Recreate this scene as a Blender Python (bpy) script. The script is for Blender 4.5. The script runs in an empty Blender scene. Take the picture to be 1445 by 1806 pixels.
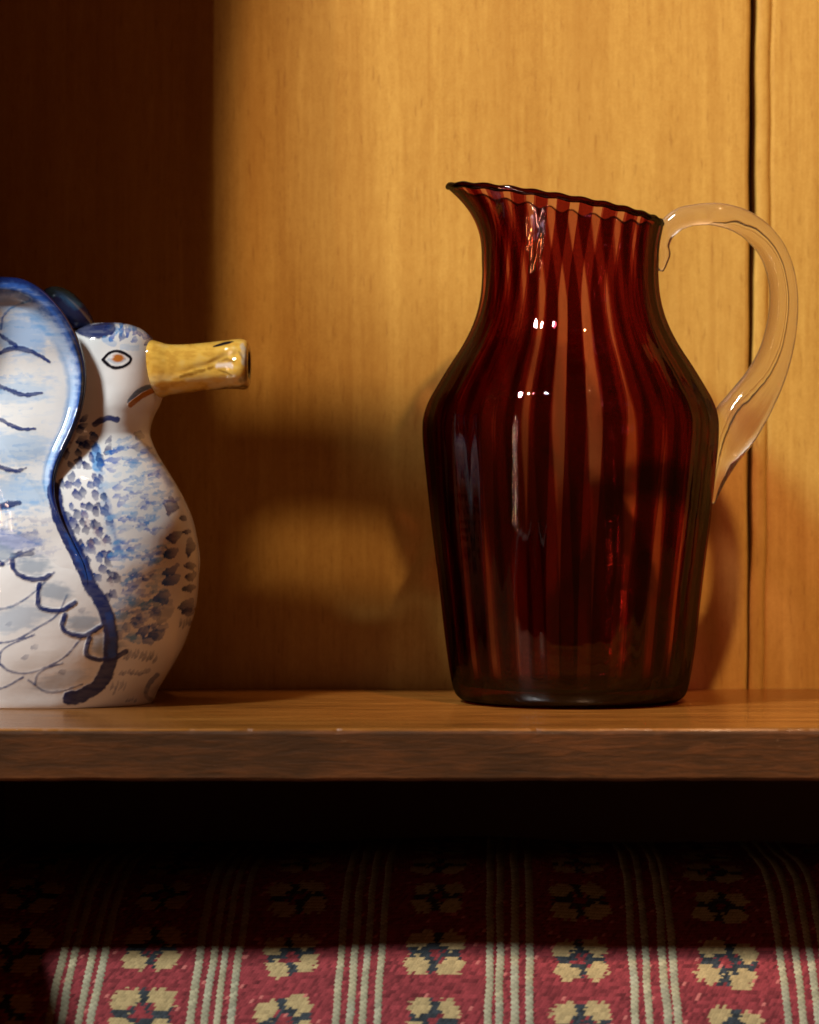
import bpy, math, random
import numpy as np
from mathutils import Vector

# ------------------------------------------------------------------ units
# 1 unit = 0.25 mm.  The camera is level, 4500 units in front of the jug axis.
U = 0.00025
FZ = 4500.0
SHELF = -334.0            # shelf top, relative to the camera height (units)
CAMH = 334.0 * U          # shelf top is z = 0
ZW = 4817.0               # back wall distance
ZF = 3935.0               # shelf front distance
SX, SH = 1.15, 1.80       # sunlight: moves right SX and down SH per unit of depth

def W(x, h, z):
    """units (x right of the axis, h above camera, z away from camera) -> metres"""
    return (x * U, (z - FZ) * U, CAMH + h * U)

def PX(px, py, z):
    """photo position at distance z -> metres"""
    k = z / FZ
    return W((px - 722.5) * k, (903.0 - py) * k, z)

scene = bpy.context.scene
col = scene.collection

# ------------------------------------------------------------------ camera
cam = bpy.data.cameras.new('camera')
cam.sensor_fit = 'HORIZONTAL'
cam.sensor_width = 36.0
cam.lens = 36.0 * FZ / 1445.0
cam.clip_start = 0.05
cam.clip_end = 50.0
cam.dof.use_dof = True
cam.dof.focus_distance = 4300 * U
cam.dof.aperture_fstop = 11.0
cam_o = bpy.data.objects.new('camera', cam)
cam_o.location = (0, -FZ * U, CAMH)
cam_o.rotation_euler = (math.radians(90), 0, 0)
col.objects.link(cam_o)
scene.camera = cam_o

# ------------------------------------------------------------------ light
world = bpy.data.worlds.new('World')
scene.world = world
world.use_nodes = True
bg = world.node_tree.nodes['Background']
bg.inputs['Color'].default_value = (1.0, 0.27, 0.08, 1)
bg.inputs['Strength'].default_value = 0.036

sund = Vector((SX, 1.0, -SH)).normalized()
sun = bpy.data.lights.new('sun', 'SUN')
sun.energy = 2.4
sun.angle = math.radians(7.0)
sun.color = (0.90, 0.95, 0.96)
sun_o = bpy.data.objects.new('sun', sun)
sun_o.rotation_euler = sund.to_track_quat('-Z', 'Y').to_euler()
sun_o.location = (-2, -2, 3)
col.objects.link(sun_o)

def area(name, az, el, dist, sx, sy, power, color):
    """a window or lamp az degrees left of the camera side, el degrees up"""
    a, e = math.radians(az), math.radians(el)
    v = Vector((-math.sin(a) * math.cos(e), -math.cos(a) * math.cos(e), math.sin(e)))
    L = bpy.data.lights.new(name, 'AREA')
    L.shape = 'RECTANGLE'
    L.size, L.size_y = sx, sy
    L.energy = power
    L.color = color
    o = bpy.data.objects.new(name, L)
    o.location = v * dist + Vector((0.05, 0, 0.12))
    o.rotation_euler = (-v).to_track_quat('-Z', 'Y').to_euler()
    col.objects.link(o)
    return o

# a warm lamp high on the right, its cone on the jug and the wall behind it
lamp_dir = Vector((0.20, -1.0, 1.45)).normalized()
aim = Vector(W(560, 230, ZW))
spot = bpy.data.lights.new('warm_lamp', 'SPOT')
spot.energy = 78.0
spot.color = (1.0, 0.62, 0.36)
spot.shadow_soft_size = 0.036
spot.spot_size = math.radians(17.5)
spot.spot_blend = 0.35
spot_o = bpy.data.objects.new('warm_lamp', spot)
spot_o.location = aim + lamp_dir * 2.0
spot_o.rotation_euler = (-lamp_dir).to_track_quat('-Z', 'Y').to_euler()
col.objects.link(spot_o)
# the panes of the window on the left, seen mirrored in the glass and the glaze
area('window_pane', 42.5, 1, 2.5, 0.010, 1.35, 2.00, (1.0, 0.66, 0.48))
area('window_pane', 47, -4, 2.5, 0.070, 0.46, 0.28, (0.78, 0.80, 1.0))
area('window_pane', 52.5, 0, 2.5, 0.009, 1.05, 2.00, (1.0, 0.42, 0.15))

scene.view_settings.view_transform = 'Standard'
scene.view_settings.look = 'None'
scene.view_settings.exposure = 1.15
scene.view_settings.gamma = 1.0
scene.view_settings.use_curve_mapping = False
scene.render.engine = 'CYCLES'
scene.cycles.transparent_max_bounces = 24
scene.cycles.max_bounces = 14
scene.cycles.transmission_bounces = 12
scene.cycles.glossy_bounces = 6
scene.cycles.caustics_reflective = True
scene.cycles.caustics_refractive = True
scene.cycles.sample_clamp_indirect = 4.0
scene.cycles.use_denoising = True

# ------------------------------------------------------------------ helpers
def S01(a, b, x):
    t = np.clip((x - a) / (b - a), 0, 1)
    return t * t * (3 - 2 * t)

def vnoise(x, y, seed=0):
    xi, yi = np.floor(x).astype(np.int64), np.floor(y).astype(np.int64)
    xf, yf = x - xi, y - yi
    def h(a, b):
        n = (a * 374761393 + b * 668265263 + seed * 974711) & 0xffffffff
        n = ((n ^ (n >> 13)) * 1274126177) & 0xffffffff
        return ((n ^ (n >> 16)) & 0xffff) / 65535.0
    u, v = xf * xf * (3 - 2 * xf), yf * yf * (3 - 2 * yf)
    return (h(xi, yi) * (1 - u) + h(xi + 1, yi) * u) * (1 - v) + (h(xi, yi + 1) * (1 - u) + h(xi + 1, yi + 1) * u) * v

def fbm(x, y, seed=0, o=3):
    s, a, t = 0, 1.0, 0
    for i in range(o):
        s = s + a * vnoise(x * 2 ** i, y * 2 ** i, seed + i * 17)
        t += a
        a *= 0.5
    return s / t

def catmull(pts, n):
    p = np.array(pts, float)
    seg = np.linalg.norm(np.diff(p, axis=0), axis=1)
    t = np.concatenate([[0], np.cumsum(np.sqrt(seg))])
    q = np.linspace(0, t[-1], n)
    m = np.zeros_like(p)
    m[1:-1] = (p[2:] - p[:-2]) / (t[2:] - t[:-2])[:, None]
    m[0] = (p[1] - p[0]) / (t[1] - t[0])
    m[-1] = (p[-1] - p[-2]) / (t[-1] - t[-2])
    i = np.clip(np.searchsorted(t, q, 'right') - 1, 0, len(p) - 2)
    d = (t[i + 1] - t[i])
    s = ((q - t[i]) / d)[:, None]
    d = d[:, None]
    return (2 * s**3 - 3 * s**2 + 1) * p[i] + (s**3 - 2 * s**2 + s) * d * m[i] + (-2 * s**3 + 3 * s**2) * p[i + 1] + (s**3 - s**2) * d * m[i + 1]

def link(name, me, mat=None, parent=None):
    o = bpy.data.objects.new(name, me)
    if mat:
        me.materials.append(mat)
    col.objects.link(o)
    if parent:
        o.parent = parent
        o.matrix_parent_inverse = parent.matrix_world.inverted()
    return o

def grid_mesh(name, V, wrap_u=False, smooth=True, uv=None, colors=None, flip=False, caps=False):
    """V: array rows x cols x 3 in metres"""
    R, C = V.shape[:2]
    idx = np.arange(R * C).reshape(R, C)
    a = idx[:-1, :] if wrap_u else idx[:-1, :-1]
    if wrap_u:
        b = np.roll(idx, -1, 1)[:-1]
        c = np.roll(idx, -1, 1)[1:]
        d = idx[1:, :]
    else:
        b, c, d = idx[:-1, 1:], idx[1:, 1:], idx[1:, :-1]
    F = np.stack([a, b, c, d], -1).reshape(-1, 4)
    if flip:
        F = F[:, ::-1]
    faces = F.tolist()
    if caps:
        lo, hi = idx[0].tolist(), idx[-1].tolist()
        if not flip:
            lo = lo[::-1]
        else:
            hi = hi[::-1]
        faces += [lo, hi]
    me = bpy.data.meshes.new(name)
    me.from_pydata(V.reshape(-1, 3).tolist(), [], faces)
    if smooth:
        me.polygons.foreach_set('use_smooth', [True] * len(me.polygons))
    if colors is not None:
        ca = me.color_attributes.new('paint', 'FLOAT_COLOR', 'POINT')
        c4 = np.ones((R * C, 4), np.float32)
        c4[:, :3] = colors.reshape(-1, 3)
        ca.data.foreach_set('color', c4.ravel())
    if uv is not None:
        at = me.attributes.new('stripe', 'FLOAT_VECTOR', 'POINT')
        v3 = np.zeros((R * C, 3), np.float32)
        v3[:, :uv.shape[-1]] = uv.reshape(R * C, -1)
        at.data.foreach_set('vector', v3.ravel())
    me.update()
    return me

def box_mesh(name, x0, x1, h0, h1, z0, z1, bevel=0):
    v = [W(x, h, z) for x in (x0, x1) for h in (h0, h1) for z in (z0, z1)]
    f = [(0, 1, 3, 2), (4, 6, 7, 5), (0, 4, 5, 1), (2, 3, 7, 6), (0, 2, 6, 4), (1, 5, 7, 3)]
    me = bpy.data.meshes.new(name)
    me.from_pydata(v, [], f)
    me.update()
    return me

def empty(name, loc):
    o = bpy.data.objects.new(name, None)
    o.location = loc
    o.empty_display_size = 0.02
    col.objects.link(o)
    bpy.context.view_layer.update()
    return o

# ------------------------------------------------------------------ materials
class NT:
    def __init__(self, name):
        self.m = bpy.data.materials.new(name)
        self.m.use_nodes = True
        self.t = self.m.node_tree
        self.t.nodes.clear()
        self.out = self.n('ShaderNodeOutputMaterial')
    def n(self, typ, **kw):
        nd = self.t.nodes.new(typ)
        for k, v in kw.items():
            setattr(nd, k, v)
        return nd
    def l(self, a, b):
        self.t.links.new(a, b)
    def val(self, sock, v):
        if hasattr(v, 'is_output') or isinstance(v, bpy.types.NodeSocket):
            self.l(v, sock)
        else:
            sock.default_value = v
    def math(self, op, a, b=0.0, c=0.0, clamp=False):
        nd = self.n('ShaderNodeMath', operation=op, use_clamp=clamp)
        for s, v in zip(nd.inputs, (a, b, c)):
            self.val(s, v)
        return nd.outputs[0]
    def coords(self, scale, kind='Object'):
        tc = self.n('ShaderNodeTexCoord')
        mp = self.n('ShaderNodeMapping')
        mp.inputs['Scale'].default_value = scale
        self.l(tc.outputs[kind], mp.inputs['Vector'])
        return mp.outputs[0]
    def noise(self, vec, scale=1.0, detail=3.0, rough=0.5, dist=0.0):
        nd = self.n('ShaderNodeTexNoise')
        self.l(vec, nd.inputs['Vector'])
        nd.inputs['Scale'].default_value = scale
        nd.inputs['Detail'].default_value = detail
        nd.inputs['Roughness'].default_value = rough
        nd.inputs['Distortion'].default_value = dist
        return nd.outputs['Fac']
    def ramp(self, fac, stops, interp='LINEAR'):
        nd = self.n('ShaderNodeValToRGB')
        nd.color_ramp.interpolation = interp
        el = nd.color_ramp.elements
        while len(el) < len(stops):
            el.new(0.5)
        for e, (p, c) in zip(el, stops):
            e.position = p
            e.color = (*c, 1) if len(c) == 3 else c
        self.l(fac, nd.inputs[0])
        return nd.outputs[0]
    def mix(self, fac, a, b, mode='MIX'):
        nd = self.n('ShaderNodeMix', data_type='RGBA', blend_type=mode)
        self.val(nd.inputs['Factor'], fac)
        for s, v in ((nd.inputs[6], a), (nd.inputs[7], b)):
            if isinstance(v, tuple):
                v = (*v, 1) if len(v) == 3 else v
            self.val(s, v)
        return nd.outputs[2]
    def bump(self, h, strength=0.3, dist=0.001, normal=None):
        nd = self.n('ShaderNodeBump')
        nd.inputs['Strength'].default_value = strength
        nd.inputs['Distance'].default_value = dist
        self.l(h, nd.inputs['Height'])
        if normal is not None:
            self.l(normal, nd.inputs['Normal'])
        return nd.outputs[0]
    def principled(self, color, rough=0.5, normal=None, spec=0.5, coat=0.0, coat_rough=0.1):
        p = self.n('ShaderNodeBsdfPrincipled')
        if isinstance(color, tuple):
            color = (*color, 1) if len(color) == 3 else color
        self.val(p.inputs['Base Color'], color)
        self.val(p.inputs['Roughness'], rough)
        p.inputs['Specular IOR Level'].default_value = spec
        p.inputs['Coat Weight'].default_value = coat
        p.inputs['Coat Roughness'].default_value = coat_rough
        if normal is not None:
            self.l(normal, p.inputs['Normal'])
        self.l(p.outputs[0], self.out.inputs[0])
        return self.m

def mat_wall():
    k = NT('honey_pine')
    fine = k.noise(k.coords((480, 1, 26)), 1, 4, 0.6, 0.5)
    mid = k.noise(k.coords((110, 1, 7)), 1, 4, 0.6, 0.8)
    broad = k.noise(k.coords((22, 1, 3)), 1, 2)
    blot = k.noise(k.coords((300, 1, 130)), 1, 4, 0.7)
    spk = k.noise(k.coords((1500, 1, 900)), 1, 2, 0.6)
    dash = k.noise(k.coords((620, 1, 75)), 1, 2, 0.5)
    f = k.math('MULTIPLY', fine, 0.22)
    f = k.math('MULTIPLY_ADD', mid, 0.24, f)
    f = k.math('MULTIPLY_ADD', broad, 0.20, f)
    f = k.math('MULTIPLY_ADD', blot, 0.26, f)
    f = k.math('MULTIPLY_ADD', spk, 0.24, k.math('SUBTRACT', f, 0.06))
    c = k.ramp(f, [(0.36, (0.33, 0.165, 0.028)), (0.48, (0.435, 0.245, 0.047)), (0.60, (0.515, 0.315, 0.068)), (0.7, (0.57, 0.37, 0.09))])
    fig = k.noise(k.coords((38, 1, 1.6)), 1, 5, 0.62, 1.4)
    c = k.mix(k.ramp(fig, [(0.42, (0.0, 0.0, 0.0)), (0.62, (0.42, 0.42, 0.42))]), c, (0.34, 0.165, 0.026))
    d = k.ramp(dash, [(0.30, (1, 1, 1)), (0.37, (0, 0, 0))])
    c = k.mix(k.math('MULTIPLY', d, 0.40), c, (0.24, 0.10, 0.016))
    b = k.bump(f, 0.25, 0.0006)
    return k.principled(c, 0.42, b, 0.35)

def mat_shelf():
    k = NT('worn_oak')
    fine = k.noise(k.coords((30, 420, 420)), 1, 5, 0.65, 0.6)
    pore = k.noise(k.coords((55, 1000, 900)), 1, 2, 0.5)
    broad = k.noise(k.coords((5, 60, 60)), 1, 3, 0.5, 0.5)
    f = k.math('MULTIPLY_ADD', broad, 0.45, k.math('MULTIPLY', fine, 0.55))
    c = k.ramp(f, [(0.36, (0.085, 0.027, 0.004)), (0.5, (0.160, 0.056, 0.008)), (0.63, (0.235, 0.090, 0.015))])
    d = k.ramp(pore, [(0.30, (1, 1, 1)), (0.38, (0, 0, 0))])
    c = k.mix(k.math('MULTIPLY', d, 0.65), c, (0.05, 0.02, 0.006))
    scr = k.noise(k.coords((55, 700, 300)), 1, 3, 0.65, 1.2)
    sc = k.ramp(scr, [(0.72, (0, 0, 0)), (0.77, (1, 1, 1))])
    c = k.mix(k.math('MULTIPLY', sc, 0.55), c, (0.42, 0.24, 0.09))
    b = k.bump(k.math('MULTIPLY_ADD', d, -0.4, f), 0.25, 0.0005)
    r = k.math('MULTIPLY_ADD', fine, 0.22, 0.12)
    return k.principled(c, r, b, 0.45)

def mat_edge():
    k = NT('dark_stained_edge')
    fine = k.noise(k.coords((60, 300, 620)), 1, 6, 0.7, 0.9)
    broad = k.noise(k.coords((14, 40, 60)), 1, 3, 0.55, 0.8)
    scr = k.noise(k.coords((120, 500, 260)), 1, 3, 0.6, 1.5)
    f = k.math('MULTIPLY_ADD', broad, 0.5, k.math('MULTIPLY', fine, 0.5))
    c = k.ramp(f, [(0.33, (0.026, 0.011, 0.003)), (0.48, (0.058, 0.021, 0.005)), (0.62, (0.115, 0.036, 0.008)), (0.72, (0.15, 0.05, 0.011))])
    s = k.ramp(scr, [(0.70, (0, 0, 0)), (0.76, (1, 1, 1))])
    c = k.mix(k.math('MULTIPLY', s, 0.4), c, (0.20, 0.11, 0.05))
    b = k.bump(fine, 0.5, 0.0008)
    return k.principled(c, 0.6, b, 0.15)

def mat_plain(name, c, r=0.6):
    k = NT(name)
    n = k.noise(k.coords((30, 30, 30)), 1, 4, 0.6)
    cc = k.mix(n, tuple(x * 0.8 for x in c), tuple(min(1, x * 1.15) for x in c))
    return k.principled(cc, r, k.bump(n, 0.1, 0.001), 0.4)

def mat_thin_glass(name, stripes=True, light=(0.88, 0.70, 0.71), dark=(0.53, 0.18, 0.21), N=17):
    """blown glass wall: each face tints what passes and mirrors by Fresnel"""
    k = NT(name)
    geo = k.n('ShaderNodeNewGeometry')
    dt = k.n('ShaderNodeVectorMath', operation='DOT_PRODUCT')
    k.l(geo.outputs['Normal'], dt.inputs[0])
    k.l(geo.outputs['Incoming'], dt.inputs[1])
    c = k.math('ABSOLUTE', dt.outputs['Value'])
    if stripes:
        at = k.n('ShaderNodeAttribute', attribute_name='stripe')
        sp = k.n('ShaderNodeSeparateXYZ')
        k.l(at.outputs['Vector'], sp.inputs[0])
        wob = k.noise(k.coords((60, 60, 9)), 1, 3, 0.6)
        ph = k.math('MULTIPLY_ADD', wob, 1.5, sp.outputs['X'])
        s = k.math('SINE', ph)
        s2 = k.math('SINE', k.math('MULTIPLY_ADD', sp.outputs['X'], 2.0, k.math('MULTIPLY', wob, 2.0)))
        s3 = k.math('SINE', k.math('MULTIPLY_ADD', sp.outputs['X'], 4.0, 1.0))
        s = k.math('MULTIPLY_ADD', s2, 0.22, s)
        s = k.math('MULTIPLY_ADD', s3, 0.30, s)
        f = k.n('ShaderNodeMapRange', interpolation_type='SMOOTHSTEP')
        f.inputs['From Min'].default_value = -0.12
        f.inputs['From Max'].default_value = 0.12
        k.l(s, f.inputs['Value'])
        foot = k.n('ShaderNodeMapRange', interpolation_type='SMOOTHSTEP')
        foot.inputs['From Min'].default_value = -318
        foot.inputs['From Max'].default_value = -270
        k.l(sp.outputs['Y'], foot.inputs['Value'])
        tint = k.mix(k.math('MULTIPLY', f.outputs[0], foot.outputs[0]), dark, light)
    else:
        rgb = k.n('ShaderNodeRGB')
        rgb.outputs[0].default_value = (*dark, 1)
        tint = rgb.outputs[0]
    # longer path through the wall at a slant
    path = k.math('DIVIDE', 1.0, k.math('MAXIMUM', k.math('POWER', c, 0.8), 0.22))
    sep = k.n('ShaderNodeSeparateColor')
    k.l(tint, sep.inputs[0])
    comb = k.n('ShaderNodeCombineColor')
    for i in range(3):
        k.l(k.math('POWER', sep.outputs[i], path), comb.inputs[i])
    tr = k.n('ShaderNodeBsdfTransparent')
    k.l(comb.outputs[0], tr.inputs['Color'])
    gl = k.n('ShaderNodeBsdfGlossy')
    gl.inputs['Roughness'].default_value = 0.010
    wav = k.noise(k.coords((380, 380, 14)), 1, 2, 0.5)
    gl_n = k.bump(wav, 0.06, 0.0009)
    k.l(gl_n, gl.inputs['Normal'])
    fr = k.math('MULTIPLY_ADD', k.math('POWER', k.math('SUBTRACT', 1.0, c), 5.0), 0.08, 0.046)
    mx = k.n('ShaderNodeMixShader')
    k.l(fr, mx.inputs[0])
    k.l(tr.outputs[0], mx.inputs[1])
    k.l(gl.outputs[0], mx.inputs[2])
    k.l(mx.outputs[0], k.out.inputs[0])
    return k.m

def mat_clear_glass():
    k = NT('clear_glass')
    g = k.n('ShaderNodeBsdfGlass')
    g.inputs['Color'].default_value = (0.97, 0.955, 0.93, 1)
    g.inputs['IOR'].default_value = 1.46
    g.inputs['Roughness'].default_value = 0.03
    n = k.noise(k.coords((160, 160, 60)), 1, 3, 0.5)
    k.l(k.bump(n, 0.10, 0.0015), g.inputs['Normal'])
    tl = k.n('ShaderNodeBsdfTranslucent')
    tl.inputs['Color'].default_value = (0.9, 0.86, 0.8, 1)
    df = k.n('ShaderNodeBsdfDiffuse')
    df.inputs['Color'].default_value = (0.9, 0.86, 0.8, 1)
    m1 = k.n('ShaderNodeMixShader')
    m1.inputs[0].default_value = 0.5
    k.l(tl.outputs[0], m1.inputs[1])
    k.l(df.outputs[0], m1.inputs[2])
    m2 = k.n('ShaderNodeMixShader')
    m2.inputs[0].default_value = 0.06
    k.l(g.outputs[0], m2.inputs[1])
    k.l(m1.outputs[0], m2.inputs[2])
    k.l(m2.outputs[0], k.out.inputs[0])
    return k.m

def mat_ceramic():
    k = NT('painted_glaze')
    at = k.n('ShaderNodeAttribute', attribute_name='paint')
    n = k.noise(k.coords((60, 60, 60)), 1, 3, 0.55)
    n2 = k.noise(k.coords((420, 420, 420)), 1, 2, 0.5)
    h = k.math('MULTIPLY_ADD', n2, 0.10, n)
    b = k.bump(h, 0.16, 0.0016)
    return k.principled(at.outputs['Color'], 0.06, b, 0.6)

def mat_fabric():
    k = NT('woven_wool')
    at = k.n('ShaderNodeAttribute', attribute_name='paint')
    n = k.noise(k.coords((2600, 2600, 2600)), 1, 2, 0.6)
    c = k.mix(0.5, at.outputs['Color'], k.ramp(n, [(0.25, (0.35, 0.35, 0.35)), (0.75, (1, 1, 1))]), 'MULTIPLY')
    b = k.bump(n, 0.5, 0.0005)
    return k.principled(c, 0.85, b, 0.15)

M_wall, M_shelf, M_edge = mat_wall(), mat_shelf(), mat_edge()
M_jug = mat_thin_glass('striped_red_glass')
M_rim = mat_thin_glass('dark_red_glass', False, dark=(0.30, 0.075, 0.06))
M_clear = mat_clear_glass()
M_cer = mat_ceramic()
M_fab = mat_fabric()
M_paintwood = mat_plain('blocker_paint', (0.55, 0.5, 0.42))
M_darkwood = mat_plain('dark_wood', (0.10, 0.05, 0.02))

# ------------------------------------------------------------------ back wall of planks
wall = empty('wall', W(0, SHELF, ZW))
wall['kind'] = 'structure'

def plank(x0t, x0b, x1t, x1b, bead, rnd):
    """a vertical board with eased edges; x at the top and bottom of the joint, bead = bead width at its left edge"""
    def sec(x0, x1):
        p = [(x0, 60), (x0, 7)]
        if bead:
            for a in np.linspace(180, 15, 12):
                r = math.radians(a)
                p.append((x0 + bead / 2 + bead / 2 * math.cos(r), 4 - 7 * math.sin(r)))
            p += [(x0 + bead + 1, 5), (x0 + bead + 4, 1.5), (x0 + bead + 9, 0)]
        else:
            p += [(x0 + 2, 2), (x0 + 6, 0)]
        p += [(x1 - 16, 0), (x1 - 8, 0.8), (x1 - 3, 3), (x1, 8), (x1, 60)]
        return p
    rows = []
    n = 60
    for i in range(n + 1):
        h = -1300 + 2900 * i / n
        t = np.clip((h + 310) / 1200, 0, 1)
        w = 1.6 * math.sin(h * 0.011 + rnd) + 1.0 * math.sin(h * 0.031 + rnd * 2)
        rows.append([W(x, h, ZW + d) for x, d in sec(x0b + (x0t - x0b) * t + w, x1b + (x1t - x1b) * t - w * 0.6)])
    me = grid_mesh('plank', np.array(rows), caps=True)
    me.polygons.foreach_set('use_smooth', [False] * len(me.polygons))
    return link('plank', me, M_wall, wall)

kx = ZW / FZ
def wx(px):
    return (px - 722.5) * kx
plank(wx(-900), wx(-900), wx(-105), wx(-105), 26, 3.0)
plank(wx(-96), wx(-96), wx(1323.5), wx(1318.5), 26, 0.4)
plank(wx(1336), wx(1323), wx(2300), wx(2300), 26, 1.7)
link('backing_board', box_mesh('backing_board', wx(-1000), wx(2400), -1300, 1600, ZW + 62, ZW + 90), M_darkwood, wall)

# ------------------------------------------------------------------ shelf
shelf = empty('shelf', W(0, SHELF, ZF))
shelf['label'] = 'worn brown wooden shelf board with a dark stained front edge'
shelf['category'] = 'shelf'
XL, XR = -1500, 1900
# top board: many columns so that its front arris can be chipped
nx = 420
xs = np.linspace(XL, XR, nx)
chip = 3.2 * (fbm(xs / 30, xs * 0, 5) - 0.5) + 5 * np.clip(vnoise(xs / 14, xs * 0, 9) - 0.82, 0, 1) * 4
prof = [(ZW - 1, -40), (ZW - 1, 0), (4500, 0), (4200, 0), (4000, 0), (ZF + 10, 0), (ZF + 5, -1.0), (ZF + 2.5, -4)]
V = np.zeros((len(prof), nx, 3))
for i, (z, h) in enumerate(prof):
    for j in range(nx):
        zz = z + (chip[j] if 4 <= i < 8 and i > 4 else 0)
        V[i, j] = W(xs[j], SHELF + h, zz)
me = grid_mesh('board', V, smooth=False)
link('board', me, M_shelf, shelf)
# front edge strip, dark, with worn arrises
prof = [(ZF + 14, -3.5), (ZF + 4, -3.0), (ZF + 1.2, -5), (ZF, -8), (ZF, -40), (ZF, -76), (ZF + 2, -80), (ZF + 6, -81.5), (4300, -81.5), (ZW - 1, -81.5)]
V = np.zeros((len(prof), nx, 3))
lowchip = 2.0 * (fbm(xs / 40, xs * 0 + 7, 15) - 0.5)
for i, (z, h) in enumerate(prof):
    for j in range(nx):
        hh = h + (chip[j] * -0.5 if 1 <= i <= 3 else 0) + (lowchip[j] if 5 <= i <= 7 else 0)
        V[i, j] = W(xs[j], SHELF + hh, z + (0.8 * math.sin(xs[j] * 0.013) if 2 <= i <= 6 else 0))
me = grid_mesh('front_edge', V, smooth=False)
link('front_edge', me, M_edge, shelf)
# worn, pale splinters along the arrises
rs = random.Random(4)

# ------------------------------------------------------------------ striped glass jug
AX = 1006 - 722.5
jug = empty('glass_jug', W(AX, SHELF, FZ))
jug['label'] = 'dark red striped glass jug with clear looped handle and pouring lip'
jug['category'] = 'jug'
NR = 25
prof = [(-334, 178), (-332, 187), (-327, 196), (-318, 203.5), (-296, 210), (-234, 219.5), (-130, 232), (-26, 245), (86, 256.5), (118, 259.5), (145, 260.5), (164, 259.5),
        (182, 255), (199, 248), (216, 238.5), (252, 217), (296, 189), (336, 170), (375, 159.5), (415, 155.5), (450, 156)]
body = catmull(prof, 190)
NT_ = NR * 22
th = np.linspace(0, 2 * np.pi, NT_, endpoint=False)
def rim_h(t):
    c = np.cos(t)
    return 541 - 28 * c - 5 * np.clip(c, 0, 1) ** 3 + 5 * np.clip(-c, 0, 1) ** 4 + 9 * np.sin(t) + 3.5 * np.clip(np.sin(t), 0, 1) * np.cos(NR * t * 1.0 + 0.6)
def spout(t):
    return np.clip(-np.cos(t), 0, 1) ** 3.2
def jug_ring_upper(t_, t):
    h = 450 + t * (rim_h(t_) - 450)
    w = spout(t_)
    r = 156 + 64 * t ** 2.4 * w + 9 * t ** 1.6 * (1 - w)
    return h, r
def ribs(t_, h):
    k = 0.20 * S01(340, 600, h) + 0.03 * np.sin(h * 0.006)
    ph = NR * (t_ - k)
    amp = 0.0036 * S01(-330, -240, h) * (1 - 0.6 * S01(440, 560, h))
    irr = 0.5 * np.sin(3 * t_ + 1.0) + 0.4 * np.sin(5 * t_ + 2.2)
    return ph + irr, 1 + amp * (0.75 * np.cos(ph) + 0.30 * np.cos(2 * ph + 0.8)) + 0.0022 * np.sin(2 * t_ + h * 0.01) * S01(-300, -100, h)
rows, uvs = [], []
def add_ring(h, r, inset):
    ph, m = ribs(th, h)
    rr = r * m - inset
    x = AX + rr * np.cos(th)
    y = FZ + rr * np.sin(th)
    rows.append(np.stack([x * U, (y - FZ) * U, CAMH + h * U + 0 * th], -1))
    # phase is continued over the seam through sin/cos-periodic ribs, so store it directly
    uvs.append(np.stack([ph, h + 0 * th], -1))
add_ring(-333.2 + 0 * th, 20 + 0 * th, 0)
add_ring(-333.2 + 0 * th, 120 + 0 * th, 0)
for h, r in body:
    add_ring(h + 0 * th + (0.8 if h < -333 else 0), r + 0 * th, 0)
for t in np.linspace(0, 1, 40)[1:]:
    h, r = jug_ring_upper(th, t)
    add_ring(h, r, 0)
for t in np.linspace(1, 0, 40)[:-1]:
    h, r = jug_ring_upper(th, t)
    add_ring(h - 0.2, r, 8)
for h, r in body[::-1]:
    if h > -300:
        add_ring(h + 0 * th, r + 0 * th, 8)
add_ring(-304 + 0 * th, 190 + 0 * th, 0)
add_ring(-309 + 0 * th, 150 + 0 * th, 0)
add_ring(-309 + 0 * th, 20 + 0 * th, 0)
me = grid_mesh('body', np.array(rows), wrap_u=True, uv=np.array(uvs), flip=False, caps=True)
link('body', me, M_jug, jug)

def tube(name, pts, rad, segs=24, lobes=0.0, flat=1.0, closed=False):
    """pts: n x 3 in units (x,h,z); rad per point"""
    p = np.array(pts, float)
    n = len(p)
    tan = np.roll(p, -1, 0) - np.roll(p, 1, 0) if closed else np.gradient(p, axis=0)
    tan /= np.linalg.norm(tan, axis=1)[:, None]
    zax = np.array([0, 0, 1.0])
    rows = []
    a = np.linspace(0, 2 * np.pi, segs, endpoint=False)
    for i in range(n):
        s = np.cross(tan[i], zax)
        s /= max(np.linalg.norm(s), 1e-6)
        b = np.cross(s, tan[i])
        rr = rad[i] * (1 + lobes * np.cos(5 * a + 0.7))
        q = p[i] + np.outer(rr * np.cos(a), s) + np.outer(flat * rr * np.sin(a), b)
        rows.append(np.array([W(*v) for v in q]))
    if closed:
        rows.append(rows[0])
    return grid_mesh(name, np.array(rows), wrap_u=True, caps=not closed)

t = np.linspace(0, 2 * np.pi, 240, endpoint=False)
h, r = jug_ring_upper(t, 1.0)
ph, m = ribs(t, h)
rr = r * m - 4
rim_pts = np.stack([AX + rr * np.cos(t), h + 1.2 * np.cos(NR * t), FZ + rr * np.sin(t)], -1)
link('rim', tube('rim', rim_pts, 3.0 + 2.6 * np.clip(-np.sin(t) * 1.6 + 0.5, 0, 1) - 1.6 * np.clip(np.sin(t), 0, 1), 14, closed=True), M_rim, jug)

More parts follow.
